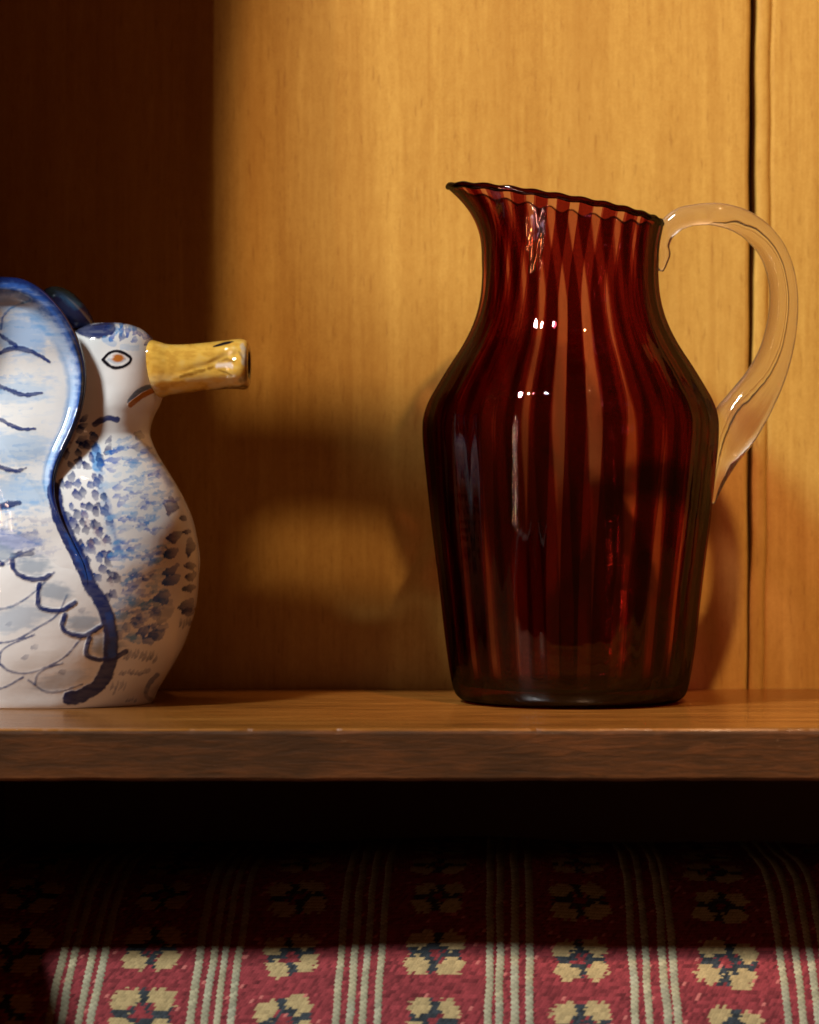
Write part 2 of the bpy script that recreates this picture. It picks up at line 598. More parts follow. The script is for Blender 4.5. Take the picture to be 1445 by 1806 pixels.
hp = [(1166, 478, 4), (1169, 464, 8), (1172, 448, 10), (1170, 432, 11), (1173, 415, 13.5), (1183, 398, 16), (1203, 384, 17), (1234, 377.5, 17), (1270, 378, 18.5),
      (1307, 389, 20), (1338, 410, 21), (1362, 440, 21.5), (1377, 480, 22), (1382, 525, 22.5), (1379, 570, 24), (1369, 620, 26.5),
      (1350, 668, 31), (1322, 714, 37), (1296, 752, 40), (1277, 790, 34), (1268, 825, 22), (1262, 858, 11), (1258, 888, 3)]
hc = catmull(hp, 150)
pts = [((x - 722.5), 903 - y, FZ + 6 * math.sin(y * 0.02)) for x, y, _ in hc]
wob = 1 + 0.05 * np.sin(np.arange(150) * 0.9) * np.exp(-np.arange(150) / 22.0)
link('handle', tube('handle', pts, hc[:, 2] * wob * 1.12, 40, lobes=0.0, flat=0.95), M_clear, jug)

# ------------------------------------------------------------------ painted duck jug
WHITE = np.array([0.80, 0.795, 0.77])
NAVY = np.array([0.006, 0.021, 0.125])
BLUE = np.array([0.016, 0.098, 0.42])
SKY = np.array([0.09, 0.31, 0.64])
PALE = np.array([0.46, 0.60, 0.76])
BLACK = np.array([0.008, 0.009, 0.016])
SLATE = np.array([0.055, 0.085, 0.20])

class Paint:
    def __init__(self, x, y):
        self.x, self.y = x, y
        n = fbm(x / 60, y / 60, 3)[..., None]
        self.c = WHITE * (0.93 + 0.14 * n) * np.ones(x.shape + (3,))
        self.relief = np.zeros_like(x)
        self.n1 = fbm(x / 7, y / 7, 11, 3) - 0.5
        self.n2 = fbm(x / 22, y / 5, 23, 3)
        self.n3 = fbm(x / 40, y / 40, 31, 2)
    def lay(self, mask, color):
        m = np.clip(mask, 0, 1)[..., None]
        self.c = self.c * (1 - m) + np.asarray(color) * m
    def stroke(self, pts, w, color, alpha=1.0, rag=4.0, soft=1.6, dry=0.35, relief=0.0, taper=0.0, smooth=True, fade=0.0):
        p = np.array(pts, float)
        if smooth and len(p) > 2:
            p = catmull(p, 5 * len(p))
        W_ = w + rag + soft + 2
        sel = (self.x > p[:, 0].min() - W_) & (self.x < p[:, 0].max() + W_) & (self.y > p[:, 1].min() - W_) & (self.y < p[:, 1].max() + W_)
        if not sel.any():
            return
        x, y = self.x[sel], self.y[sel]
        best = np.full(x.shape, 1e9)
        par = np.zeros_like(x)
        n = len(p) - 1
        for i in range(n):
            d = p[i + 1] - p[i]
            L = max(d @ d, 1e-9)
            s = np.clip(((x - p[i, 0]) * d[0] + (y - p[i, 1]) * d[1]) / L, 0, 1)
            q = np.hypot(x - p[i, 0] - s * d[0], y - p[i, 1] - s * d[1])
            k = q < best
            best[k] = q[k]
            par[k] = (i + s[k]) / n
        ww = w * (1 - taper * np.abs(2 * par - 1) ** 2)
        dd = best + self.n1[sel] * rag * 2
        m = 1 - S01(ww - soft, ww + soft, dd)
        full = np.zeros_like(self.x)
        full[sel] = m * (1 - fade * par)
        if relief:
            self.relief += relief * full
        a = alpha * (1 - dry * S01(0.35, 0.75, self.n2))
        self.lay(full * a, color)
    def dab(self, x, y, L, w, ang, color, alpha=1.0, rag=2.5, dry=0.35):
        a = math.radians(ang)
        dx, dy = math.cos(a) * L / 2, -math.sin(a) * L / 2
        bx, by = -dy * 0.18, dx * 0.18
        self.stroke([(x - dx, y - dy), (x + bx, y + by), (x + dx, y + dy)], w * 1.15, color, alpha, rag * 1.35, 1.1, dry, smooth=False, taper=0.55, fade=0.45)
    def wash(self, x0, y0, rx, ry, color, alpha, ang=0):
        a = math.radians(ang)
        dx, dy = self.x - x0, self.y - y0
        u = (dx * math.cos(a) - dy * math.sin(a)) / rx
        v = (dx * math.sin(a) + dy * math.cos(a)) / ry
        d = np.hypot(u, v) + (self.n2 - 0.5) * 0.7 + self.n1 * 0.3
        self.lay((1 - S01(0.5, 1.15, d)) * alpha, color)

def inside(poly, x, y):
    c = False
    j = len(poly) - 1
    for i in range(len(poly)):
        if (poly[i][1] > y) != (poly[j][1] > y) and x < (poly[j][0] - poly[i][0]) * (y - poly[i][1]) / (poly[j][1] - poly[i][1]) + poly[i][0]:
            c = not c
        j = i
    return c

def jitter_fill(poly, sx, sy, rng, keep=1.0):
    xs = [p[0] for p in poly]; ys = [p[1] for p in poly]
    y = min(ys); row = 0
    out = []
    while y < max(ys):
        x = min(xs) + (row % 2) * sx / 2
        while x < max(xs):
            px, py = x + rng.uniform(-.38, .38) * sx, y + rng.uniform(-.38, .38) * sy
            if inside(poly, px, py) and rng.random() < keep:
                out.append((px, py))
            x += sx
        y += sy; row += 1
    return out

def feather_strokes(P):
    """the thin feather outlines and navy scallops below the wing, shared by wing and body"""
    F = [[(-20, 1008), (20, 985), (60, 968)], [(-30, 1078), (20, 1070), (60, 1045), (95, 1010)],
         [(-20, 1135), (25, 1130), (65, 1108), (100, 1085), (118, 1050)],
         [(0, 1172), (2, 1150), (25, 1134), (60, 1120)], [(0, 1170), (15, 1183), (45, 1188), (80, 1178), (115, 1158), (142, 1128)],
         [(62, 1208), (66, 1190), (85, 1178), (110, 1170)], [(60, 1207), (80, 1220), (110, 1219), (145, 1207)], [(50, 1200), (62, 1208)],
         [(-60, 1180), (-40, 1210), (0, 1215), (40, 1195)]]
    for f in F:
        P.stroke(f, 1.9, (SLATE + NAVY) * 0.6, 0.85, 1.2, 1.2, 0.4, relief=0.5)
    P.wash(30, 1090, 70, 26, PALE * 0.7, 0.6, 15)
    P.wash(110, 1200, 60, 18, PALE * 0.6, 0.4, 15)
    P.wash(70, 1165, 60, 16, np.array([0.42, 0.36, 0.30]), 0.25, 20)
    for c in [(62, 1140), (45, 1158), (110, 1185), (118, 1070), (145, 1075), (15, 1100)]:
        P.dab(c[0], c[1], 10, 4, 20, SLATE, 0.5)
    S = [[(22, 985), (24, 1003), (38, 1016), (60, 1022), (76, 1020), (87, 1014)],
         [(70, 1030), (67, 1050), (70, 1070), (92, 1077), (112, 1075), (132, 1063)],
         [(115, 1085), (110, 1105), (120, 1116), (145, 1122), (165, 1113), (178, 1105)],
         [(158, 1125), (152, 1150), (160, 1160), (180, 1164), (205, 1158), (222, 1149)],
         [(-30, 960), (-20, 985), (5, 995)]]
    for s in S:
        P.wash(sum(a for a, _ in s) / len(s) + 8, min(b for _, b in s) + 14, 36, 20, PALE * 0.55, 0.7)
        P.stroke(s, 4.2, NAVY, 0.97, 1.6, 1.3, 0.1, relief=3.0)

def lower_wing(P):
    R = random.Random(12)
    P.wash(30, 870, 70, 36, PALE * 0.95, 0.7)
    P.wash(20, 955, 60, 20, SLATE * 2.6, 0.65)
    for px, py in jitter_fill([(-60, 850), (66, 850), (80, 905), (105, 960), (60, 1000), (-60, 1000)], 34, 11, R, 1.0):
        d = 1 if py > 905 else 0
        P.dab(px, py, R.uniform(30, 60), R.uniform(1.5, 4), R.uniform(0, 14), [[SKY, PALE, SKY * 1.2], [SLATE * 2, BLUE, SLATE * 1.4]][d][R.randrange(3)], R.uniform(.2, .5), 4, 0.8)
    P.stroke([(-15, 893), (5, 893), (20, 889), (34, 886)], 6, NAVY, .97, 3, 1.6, .1, relief=2, taper=.5)
    P.stroke([(22, 982), (35, 977), (55, 977)], 5, NAVY * .8, .9, 3)

def navy_band(P):
    P.stroke([(95, 862), (99, 890), (112, 930), (130, 965), (146, 1000), (158, 1030), (178, 1062), (192, 1100), (196, 1140), (190, 1180), (172, 1210), (140, 1228), (122, 1231)],
             12.5, NAVY, 0.98, 2.5, 1.8, 0.05, relief=2.0)
    P.stroke([(120, 945), (140, 985), (155, 1020)], 5, BLUE, 0.5, 4, 3, 0.3)
    P.stroke([(190, 1085), (199, 1120), (197, 1155)], 6, BLUE, 0.6, 4, 3, 0.3)

def paint_body(x, y):
    P = Paint(x, y)
    R = random.Random(8)
    # soft warm grey on the throat
    # blue wash on the breast flank, left of the white front
    P.stroke([(172, 800), (178, 850), (188, 900), (202, 950), (215, 985)], 7, SKY, 0.55, 7, 6, 0.3)
    P.stroke([(168, 790), (172, 822)], 9, SKY * 1.05, 0.85, 3, 2, 0.2)
    P.stroke([(188, 880), (200, 930), (212, 975)], 4, BLUE, 0.45, 4, 4, 0.3)
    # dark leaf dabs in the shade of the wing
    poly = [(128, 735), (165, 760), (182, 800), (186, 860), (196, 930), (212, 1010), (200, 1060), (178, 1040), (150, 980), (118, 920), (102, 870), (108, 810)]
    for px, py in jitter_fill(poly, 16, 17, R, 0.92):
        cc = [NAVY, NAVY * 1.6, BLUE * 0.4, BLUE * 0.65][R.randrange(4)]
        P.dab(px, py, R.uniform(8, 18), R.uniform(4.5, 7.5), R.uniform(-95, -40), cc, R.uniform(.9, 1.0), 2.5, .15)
    for px, py in jitter_fill([(140, 900), (180, 900), (205, 1040), (185, 1045)], 26, 30, R, 0.5):
        P.dab(px, py, 14, 5, -70, (0.30, 0.17, 0.20), 0.4)
    # collar dabs
    P.stroke([(167, 748), (178, 741), (192, 737), (206, 740)], 5, NAVY * 1.3, 0.95, 2, 1.3, 0.15)
    for a in [(148, 738, 12, 4, 40), (146, 750, 12, 5, 15), (161, 764, 5, 3, 0), (155, 783, 22, 8, 0), (143, 775, 16, 7, 30), (190, 776, 14, 4, 50), (189, 792, 18, 6, 60)]:
        P.dab(*a, NAVY * 1.2, 0.95)
    P.dab(246, 767, 12, 8, -20, SLATE * 1.3, 0.75)
    P.dab(247, 787, 22, 8, 10, SLATE * 1.2, 0.7)
    P.stroke([(262, 792), (280, 822), (300, 855)], 6, SLATE * 1.8, 0.55, 3, 3, 0.3)
    # light blue horizontal dashes on the white breast
    poly = [(190, 775), (255, 775), (290, 830), (305, 880), (290, 960), (285, 1040), (270, 1100), (215, 1105), (205, 1000), (190, 900)]
    for px, py in jitter_fill(poly, 19, 11, R, 0.85):
        t = R.random()
        cc = SKY if t < .45 else (BLUE * 1.2 if t < .8 else PALE)
        P.dab(px, py, R.uniform(14, 32), R.uniform(2.4, 5.0), R.uniform(5, 28), cc, R.uniform(.55, .95), 4.0, 0.55)
    for a in [(238, 868, 34, 3.5, 17), (250, 922, 28, 3.5, 17), (262, 975, 58, 4, 18), (260, 1012, 30, 3, 20), (222, 845, 20, 3, 20)]:
        P.dab(*a, BLUE * 1.1, 0.7, 4.0, 0.5)
    for px, py in jitter_fill([(205, 1060), (275, 1050), (290, 1100), (265, 1130), (212, 1135)], 20, 13, R, 0.95):
        P.dab(px, py, R.uniform(14, 26), R.uniform(5, 8), R.uniform(0, 35), [SKY, BLUE, SKY * 0.8][R.randrange(3)], R.uniform(.6, .9), 5, 0.45)
    P.dab(290, 1080, 44, 9, 62, SLATE * 1.6, 0.6, 3, 0.5)
    # dark blobs down the front
    for a in [(300, 893, 26, 10, 80, NAVY * 1.2), (322, 912, 12, 6, 20, NAVY), (307, 946, 22, 9, 20, NAVY * 1.5), (330, 938, 10, 4, 0, NAVY), (334, 965, 34, 8, 85, NAVY * 1.3), (302, 975, 24, 9, 25, BLUE * .7),
              (336, 998, 18, 7, 10, NAVY * 1.3), (302, 1004, 30, 6, 25, BLUE * .9), (336, 1016, 18, 7, 10, NAVY * 1.2), (303, 1022, 34, 8, 20, BLUE), (332, 1036, 20, 7, 12, NAVY * 1.2),
              (285, 1052, 22, 11, 30, BLUE * 1.1), (328, 1066, 26, 9, 35, NAVY * 1.5), (330, 1078, 20, 6, 20, NAVY * 1.4), (275, 1118, 28, 9, 15, BLUE * .8), (252, 1112, 20, 8, 30, BLUE)]:
        P.dab(a[0], a[1], a[2] * .9, a[3] * 1.0, a[4], a[5], 1.0, 3.5, 0.15)
    # little hatching near the foot
    for i in range(9):
        P.dab(222 + i * 6.4 + R.uniform(-1, 1), 1157 + R.uniform(-5, 5), 18, 2.2, 65, SLATE * 1.1, 0.7, 1.5)
    for i in range(8):
        P.dab(214 + i * 6.6, 1186 + R.uniform(-3, 3), 9, 2.5, 50, NAVY * 1.5, 0.65, 1.5)
    for i in range(6):
        P.dab(197 + i * 4.6, 1212 + R.uniform(-6, 6), 16, 1.6, 72, SLATE * 1.4, 0.6, 1.2)
    for i in range(4):
        P.dab(224 + i * 5, 1233 + R.uniform(-2, 2), 7, 1.8, 60, SLATE * 1.4, 0.55, 1)
    for i in range(5):
        P.dab(318 + i * 5, 1098 + R.uniform(-2, 3), 14, 2.0, 80, SLATE, 0.7, 1.2)
    P.stroke([(276, 1190), (262, 1208), (258, 1228), (270, 1236)], 4, SLATE * 1.2, 0.7, 2)
    lower_wing(P)
    feather_strokes(P)
    navy_band(P)
    # cap of the head
    for px, py in jitter_fill([(185, 560), (268, 575), (270, 600), (252, 606), (225, 598), (190, 592)], 11, 9, R, 1.0):
        P.dab(px, py, R.uniform(8, 16), R.uniform(2.5, 5), R.uniform(50, 110), [BLUE, SKY, BLUE * .7, BLUE * 1.1][R.randrange(4)], R.uniform(.8, 1.0), 3, 0.3)
    P.stroke([(262, 583), (272, 598)], 5, NAVY * 1.4, .8, 2)
    P.stroke([(140, 575), (165, 585), (192, 578)], 13, NAVY * 0.9, 0.97, 3, 2, 0.1)
    P.stroke([(185, 600), (200, 606)], 6, SKY, .5, 3)
    P.stroke([(215, 612), (240, 612)], 5, PALE, .6, 4)
    # eye
    P.stroke([(181, 634), (192, 644), (205, 649), (222, 644), (231, 633), (221, 624), (206, 619), (192, 623), (181, 634)], 2.9, BLACK, 1.0, 0.9, 1.0, 0.0, relief=1.0)
    P.stroke([(192, 634), (206, 640), (220, 634)], 3, PALE * .75, .6, 1)
    P.wash(208, 631, 12, 8.5, np.array([0.46, 0.15, 0.025]), 1.0)
    # corner of the mouth
    P.stroke([(229, 708), (237, 698), (250, 687), (272, 681)], 4.8, np.array([0.10, 0.14, 0.20]), 0.95, 1.0, 1.2, 0.1)
    P.stroke([(230, 714), (243, 703), (258, 694), (273, 687)], 4.8, np.array([0.42, 0.15, 0.02]), 1.0, 1.0, 1.2, 0.1, relief=1.5)
    return P

def paint_wing(x, y, s, side=1):
    P = Paint(x, y)
    # pale blue veils
    R = random.Random(3)
    P.wash(40, 590, 60, 45, SKY * 1.3, 0.55)
    P.wash(30, 690, 75, 26, PALE, 0.7)
    P.wash(25, 790, 80, 36, PALE, 0.8)
    P.wash(30, 870, 70, 36, PALE * 0.95, 0.7)
    lower_wing(P)
    for px, py in jitter_fill([(-60, 560), (80, 560), (112, 650), (100, 740), (70, 830), (70, 960), (-60, 960)], 40, 13, R, 0.9):
        P.dab(px, py, R.uniform(30, 70), R.uniform(1.6, 4), R.uniform(-8, 10), [SKY, PALE, SKY * 1.2][R.randrange(3)], R.uniform(.15, .42), 4, 0.9)
    # feather curves
    P.stroke([(2, 580), (5, 560), (20, 543), (52, 530)], 2.0, BLUE * .8, .8, 1.6, 1.2, .4, relief=1)
    P.stroke([(-6, 585), (8, 597), (28, 610)], 3.2, NAVY * 1.4, .9, 2, 1.2, .2, relief=1)
    P.stroke([(-10, 628), (10, 618), (32, 614), (60, 622), (88, 638)], 4.2, NAVY * 1.3, .95, 2, 1.4, .15, relief=2, taper=.4)
    P.stroke([(-15, 672), (10, 685), (40, 696), (74, 693)], 3.8, NAVY * 1.2, .95, 2, 1.4, .15, relief=2, taper=.5)
    P.stroke([(-15, 730), (10, 745), (35, 756), (62, 756)], 3.6, NAVY * 1.2, .95, 2, 1.4, .15, relief=2, taper=.5)
    P.stroke([(-15, 815), (10, 827), (30, 830), (46, 825)], 3.6, NAVY * 1.2, .95, 2, 1.4, .15, relief=2, taper=.5)
    # rolled blue rim
    e = 1 - s
    n = P.n1 * 0.5 + (P.n3 - .5) * 0.3
    band = 1 - S01(0.19, 0.25, e + n * 0.05)
    band *= 1 - S01(850, 910, y)
    P.lay(band * (0.75 - 0.35 * P.n2), SKY)
    m2 = (1 - S01(0.07, 0.15, e + n * 0.10)) * (1 - S01(880, 930, y))
    P.lay(m2 * (0.95 - 0.25 * S01(.4, .8, P.n2)), BLUE * 0.75)
    m3 = (1 - S01(0.015, 0.065, e + n * 0.06)) * (1 - S01(880, 930, y))
    P.lay(m3 * 0.97, NAVY * 0.8)
    dk = S01(720, 800, y) * (1 - S01(0.05, 0.12, e + n * .1)) * (1 - S01(880, 930, y))
    P.lay(dk * .9, NAVY * .8)
    top = (1 - S01(.0, .03, e)) * (1 - S01(490, 560, y)) * 0
    P.lay(top, WHITE)
    feather_strokes(P)
    navy_band(P)
    return P

duck = empty('ceramic_duck', PX(-40, 1238, 4487))
duck['label'] = 'white and blue painted ceramic duck with yellow bill, cropped by the left edge'
duck['category'] = 'duck figurine'
ZD = 4487.0
tab = [(1238.5, 268, -325, 160), (1236, 271, -329, 164), (1215, 280, -338, 172), (1174, 303, -352, 186), (1128, 327, -366, 198), (1066, 344, -380, 208), (1010, 351, -385, 212), (973, 351, -380, 210),
       (923, 341, -362, 205), (877, 322, -325, 195), (836, 300, -268, 178), (802, 280, -190, 156), (777, 269, -110, 138), (759, 266, -45, 122), (734, 272, 14, 107),
       (712, 283, 52, 98), (690, 289, 78, 93), (660, 288, 96, 90), (630, 283, 108, 87), (605, 274, 118, 81), (590, 263, 128, 71), (578, 246, 142, 54), (571, 224, 163, 31), (569.3, 205, 186, 7)]
lev = catmull([(a, b, max(c, -128 + 0.02 * (1240 - a)), d) for a, b, c, d in tab], 520)
# denser towards the camera side
na = 620
a0 = np.linspace(0, 1, na, endpoint=False)
ang = np.interp(a0, [0, 0.8, 1.0], [-np.pi * 1.06, np.pi * 0.06, np.pi * 0.94])
ca, sa = np.cos(ang), np.sin(ang)
ex = 2 / 2.25
cx = np.sign(ca) * np.abs(ca) ** ex
sz = np.sign(sa) * np.abs(sa) ** ex
kD = ZD / FZ
xc = (lev[:, 1] + lev[:, 2]) / 2
hw = (lev[:, 1] - lev[:, 2]) / 2
Xp = xc[:, None] + hw[:, None] * cx[None]
Yp = np.repeat(lev[:, 0][:, None], na, 1)
Zu = ZD + lev[:, 3][:, None] * sz[None]
Xu = (Xp - 722.5) * kD
Hu = (903 - Yp) * kD
Hu = np.maximum(Hu, SHELF + 0.3)
# the position in the picture, used as the painter's side-on coordinates
px = Xu * FZ / Zu + 722.5
py = 903 - Hu * FZ / Zu
P = paint_body(px, py)
nx_ = cx[None] / np.maximum(hw[:, None], 20)
nz_ = sz[None] / np.maximum(lev[:, 3][:, None], 10)
nn = np.hypot(nx_, nz_)
rel = 0.3 * P.relief + 5 * (fbm(px / 90, py / 90, 77, 2) - .5)
rel *= S01(1238, 1200, Yp)
front = (Zu < ZD + 40)
rel = np.where(front, rel, 0)
Xu = Xu + rel * nx_ / nn
Zu = Zu + rel * nz_ / nn
cols = np.where(front[..., None], P.c, WHITE)
V = np.stack([Xu * U, (Zu - FZ) * U, CAMH + Hu * U], -1)
me = grid_mesh('body', V, wrap_u=True, colors=cols, caps=True)
link('body', me, M_cer, duck)

# wings: a lobe standing off the body with a rolled rim
out = [(0, 487), (40, 492), (75, 511), (105, 541), (128, 576), (145, 616), (152.5, 656), (150, 700), (138, 745), (118, 790), (102, 830), (97, 866), (102, 897), (116, 932), (134, 967), (149, 1000), (155, 1040), (125, 1080), (40, 1105),
       (-40, 1105), (-90, 1075), (-116, 980), (-126, 860), (-126, 730), (-118, 605), (-95, 525), (-50, 492), (0, 487)]
B = catmull(out, 720)[:-1]
Cn = np.array([-5.0, 765.0])
ss = np.concatenate([np.linspace(0.002, 0.80, 150), np.linspace(0.80, 0.965, 70)[1:]])
def wing_depth(s):
    dome = 30 * (1 - (s / 0.82) ** 2) * (s < 0.82) * 0.55
    rimr = 17 * np.exp(-((s - 0.93) / 0.055) ** 2)
    return 20 + dome + rimr
def make_wing(side):
    rows_s, rows_f = list(ss), list(wing_depth(ss))
    fr = rows_f[-1]
    for a in np.linspace(0, math.pi, 16)[1:]:
        rows_s.append(0.965 + 0.035 * math.sin(a))
        rows_f.append(fr - 16 * (1 - math.cos(a)))
    for s in (0.85, 0.6, 0.3, 0.002):
        rows_s.append(s); rows_f.append(fr - 34)
    s = np.array(rows_s)[:, None]
    f = np.array(rows_f)[:, None] * np.ones((1, len(B)))
    x = Cn[0] + s * (B[:, 0] - Cn[0])[None]
    y = Cn[1] + s * (B[:, 1] - Cn[1])[None]
    zb = 4386 - 76 * S01(620, 900, y) + 75 * S01(960, 1080, y)
    zb = zb + 0.0002 * np.clip(x + 60, -400, 400) ** 2
    z = zb - f
    # below the shoulder the lobe lies down on the body and sinks into it
    bx_ = np.interp(y, lev[:, 0][::-1], xc[::-1])
    bw_ = np.interp(y, lev[:, 0][::-1], hw[::-1])
    bd_ = np.interp(y, lev[:, 0][::-1], lev[:, 3][::-1])
    q_ = np.clip(np.abs((x - bx_) / bw_), 0, 0.97)
    zbody = ZD - bd_ * (1 - q_ ** 2.25) ** (1 / 2.25)
    wl = S01(790, 900, y)
    z = z * (1 - wl) + wl * (zbody - 9 * (1 - S01(890, 1040, y)) + 3 - 0.35 * (f - 20) * (1 - 0.8 * S01(900, 1000, y)))
    k = 4300 / FZ
    P = paint_wing(x, y, np.minimum(s, 1.0) * np.ones_like(x))
    backside = np.arange(len(rows_s))[:, None] >= len(ss) + 12
    z = z - np.where(backside, 0, 0.3 * P.relief + 4 * (fbm(x / 70, y / 70, 55, 2) - .5))
    c = np.where(backside[..., None], WHITE, P.c)
    zz = z if side == 1 else 2 * ZD - z
    if side == 1:
        xx, hh = (x - 722.5) * z / FZ, (903 - y) * z / FZ
    else:
        xx, hh = (x - 722.5) * z / FZ, (903 - y) * z / FZ
    V = np.stack([xx * U, (zz - FZ) * U, CAMH + hh * U], -1)
    me = grid_mesh('wing', V, wrap_u=True, colors=c, flip=(side == -1))
    link('wing', me, M_cer, duck)
make_wing(1)
make_wing(-1)

# crest behind the head
lat, lon = np.linspace(0.02, math.pi - 0.02, 60), np.linspace(0, 2 * math.pi, 80, endpoint=False)
LA, LO = np.meshgrid(lat, lon, indexing='ij')
ux, uy, uz = np.cos(LA), np.sin(LA) * np.cos(LO), np.sin(LA) * np.sin(LO)
rx = 1 + 0.12 * np.sin(3 * LO) * np.sin(LA)
a = math.radians(-38)
ex_, ey_ = ux * 56, uy * 27 * rx * (1 - 0.25 * ux)
qx, qy = 122 + ex_ * math.cos(a) - ey_ * math.sin(a), 548 - (ex_ * math.sin(a) + ey_ * math.cos(a))
qz = ZD - 8 + uz * 36
x_, h_ = (qx - 722.5) * kD, (903 - qy) * kD
Pc = Paint(qx, qy)
Pc.lay(np.ones_like(qx) * 0.97, NAVY * 1.3)
Pc.stroke([(96, 516), (116, 520), (138, 542)], 9, SKY, .95, 5, 3, .4)
Pc.stroke([(118, 540), (140, 560), (160, 580)], 7, SLATE, .7, 4, 3, .4)
V = np.stack([x_ * U, (qz - FZ) * U, CAMH + h_ * U], -1)
link('crest', grid_mesh('crest', V, wrap_u=True, colors=Pc.c), M_cer, duck)

# bill: a flattened spout, hollow at its tip
bt = [(240, 612, 686, 40), (258, 604, 696, 47), (272, 601, 701, 50), (284, 604, 702, 50), (300, 608, 698, 47), (330, 608, 694, 46), (365, 605, 690, 47), (400, 601, 687, 51), (418, 599, 687, 57), (430, 599, 688, 58), (438, 603, 685, 54), (441.5, 612, 677, 46)]
bl = catmull(bt, 190)
inner = [(440, 620, 669, 38), (434, 622, 667, 35), (420, 622, 667, 33), (390, 625, 668, 30)]
bl = np.vstack([bl, np.array(inner, float)])
nb = 150
b_ = np.linspace(0, 2 * np.pi, nb, endpoint=False)
cb, sb = np.cos(b_), np.sin(b_)
e2 = 2 / 2.6
cy, sz2 = np.sign(cb) * np.abs(cb) ** e2, np.sign(sb) * np.abs(sb) ** e2
qx = np.repeat(bl[:, 0][:, None], nb, 1)
qy = (bl[:, 1] + bl[:, 2])[:, None] / 2 - (bl[:, 2] - bl[:, 1])[:, None] / 2 * cy[None]
dz = bl[:, 3][:, None] * sz2[None]
# groove of the mouth along the side
gy = np.interp(qx, [285, 335, 372, 400, 425], [664, 657, 647, 634, 630])
gw = np.interp(qx, [285, 372, 395, 425], [5, 5, 8, 10])
gd = np.interp(qx, [300, 340, 390, 420, 436], [0, 2, 4, 5, 0])
isout = np.arange(len(bl))[:, None] < 190
groove = gd * np.exp(-((qy - gy) / gw) ** 2) * isout
dz = dz * (1 - groove / 55)
lump = 2.0 * (fbm(qx / 28, qy / 18 + (dz > 0) * 40, 91, 3) - .5) * isout
dz = dz * (1 + lump / 50)
qz = ZD - 14 + dz
x_, h_ = (qx - 722.5) * kD, (903 - qy) * kD
YEL, OCH = np.array([0.80, 0.47, 0.075]), np.array([0.40, 0.17, 0.018])
px = x_ * FZ / qz + 722.5
py = 903 - h_ * FZ / qz
Pb = Paint(px, py)
Pb.c[:] = YEL
nz = fbm(px / 16, py / 8, 41, 4)
Pb.lay(S01(.45, .75, nz) * .45, OCH * 1.2)
Pb.lay(S01(.5, .2, nz) * .5, np.array([0.80, 0.55, 0.16]))
Pb.lay(S01(655, 672, py) * S01(.3, .7, fbm(px / 24, py / 10, 44, 3)) * .6, np.array([0.74, 0.60, 0.28]))
Pb.stroke([(318, 665), (345, 656), (372, 648), (385, 641), (400, 634), (412, 637)], 2.6, OCH * .55, .85, 3, 2, .4)
Pb.stroke([(385, 652), (400, 657), (408, 662)], 1.8, OCH * .5, .8, 1.5, 1.5, .3)
Pb.stroke([(384, 645), (398, 644), (408, 646)], 4.5, np.array([0.80, 0.68, 0.60]), .8, 2, 2, .1)
Pb.stroke([(428, 612), (430, 625), (432, 640)], 5, np.array([0.62, 0.52, 0.38]), .8, 3, 2, .4)
Pb.stroke([(422, 620), (428, 632)], 2, OCH * .3, .7, 2, 1.5, .4)
Pb.stroke([(377, 611), (395, 606), (412, 602)], 2.4, BLACK, 1, .8, .9, 0, taper=.6)
Pb.stroke([(290, 604), (305, 605)], 2, OCH * .2, .8, 1)
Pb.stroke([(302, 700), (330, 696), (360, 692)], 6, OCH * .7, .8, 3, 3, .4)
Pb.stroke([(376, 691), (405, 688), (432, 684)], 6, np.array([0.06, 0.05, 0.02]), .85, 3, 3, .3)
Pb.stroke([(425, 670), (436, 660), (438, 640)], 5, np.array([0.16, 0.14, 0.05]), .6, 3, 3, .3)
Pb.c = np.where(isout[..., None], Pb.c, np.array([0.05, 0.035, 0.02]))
# ragged paint edge towards the face
edge = S01(246, 251, px + 9 * (fbm(py / 22, py * 0, 6, 2) - .5) - np.clip(py - 600, 0, 120) * 0.12)
Pb.c = WHITE * (1 - edge[..., None]) + Pb.c * edge[..., None]
V = np.stack([x_ * U, (qz - FZ) * U, CAMH + h_ * U], -1)
link('bill', grid_mesh('bill', V, wrap_u=True, colors=Pb.c, flip=True), M_cer, duck)

# ------------------------------------------------------------------ woven cushion under the shelf
cushion = empty('cushion', W(0, -1010, 4300))
cushion['label'] = 'red woven cushion with pale stripes and flower motifs under the shelf'
cushion['category'] = 'cushion'
cp = catmull([(4790, -618), (4600, -610), (4420, -606), (4280, -626), (4180, -668), (4100, -716), (4030, -760), (3960, -810), (3890, -876), (3850, -940), (3840, -990)], 3000)
arc = np.concatenate([[0], np.cumsum(np.linalg.norm(np.diff(cp, axis=0), axis=1))])
cpy = 903 - cp[:, 1] * FZ / cp[:, 0]
def v_of(py):
    k = (cp[:, 0] < 4500)
    return np.interp(py, cpy[k], arc[k])
def prof_at(v):
    return np.interp(v, arc, cp[:, 0]), np.interp(v, arc, cp[:, 1])
v1700 = v_of(1690.0)
v1806 = v_of(1806.0)
kb = prof_at(v1806)[0] / FZ
ROWV = (v_of(1800.0) - v_of(1683.0))
CELL_U, CELL_V = 5.4, 8.4
groups = [-165, 85, 334, 592, 862, 1122, 1392, 1655]
offs = [[0, 22, 53, 75], [0, 22, 53, 75], [0, 26, 47, 72], [0, 24, 48, 74], [0, 19, 46, 73], [0, 24, 56, 74], [0, 28, 54, 78], [0, 24, 50, 74]]
def skew(u, v):
    return u + 0.035 * (v1806 - v)     # the stripes lean a little
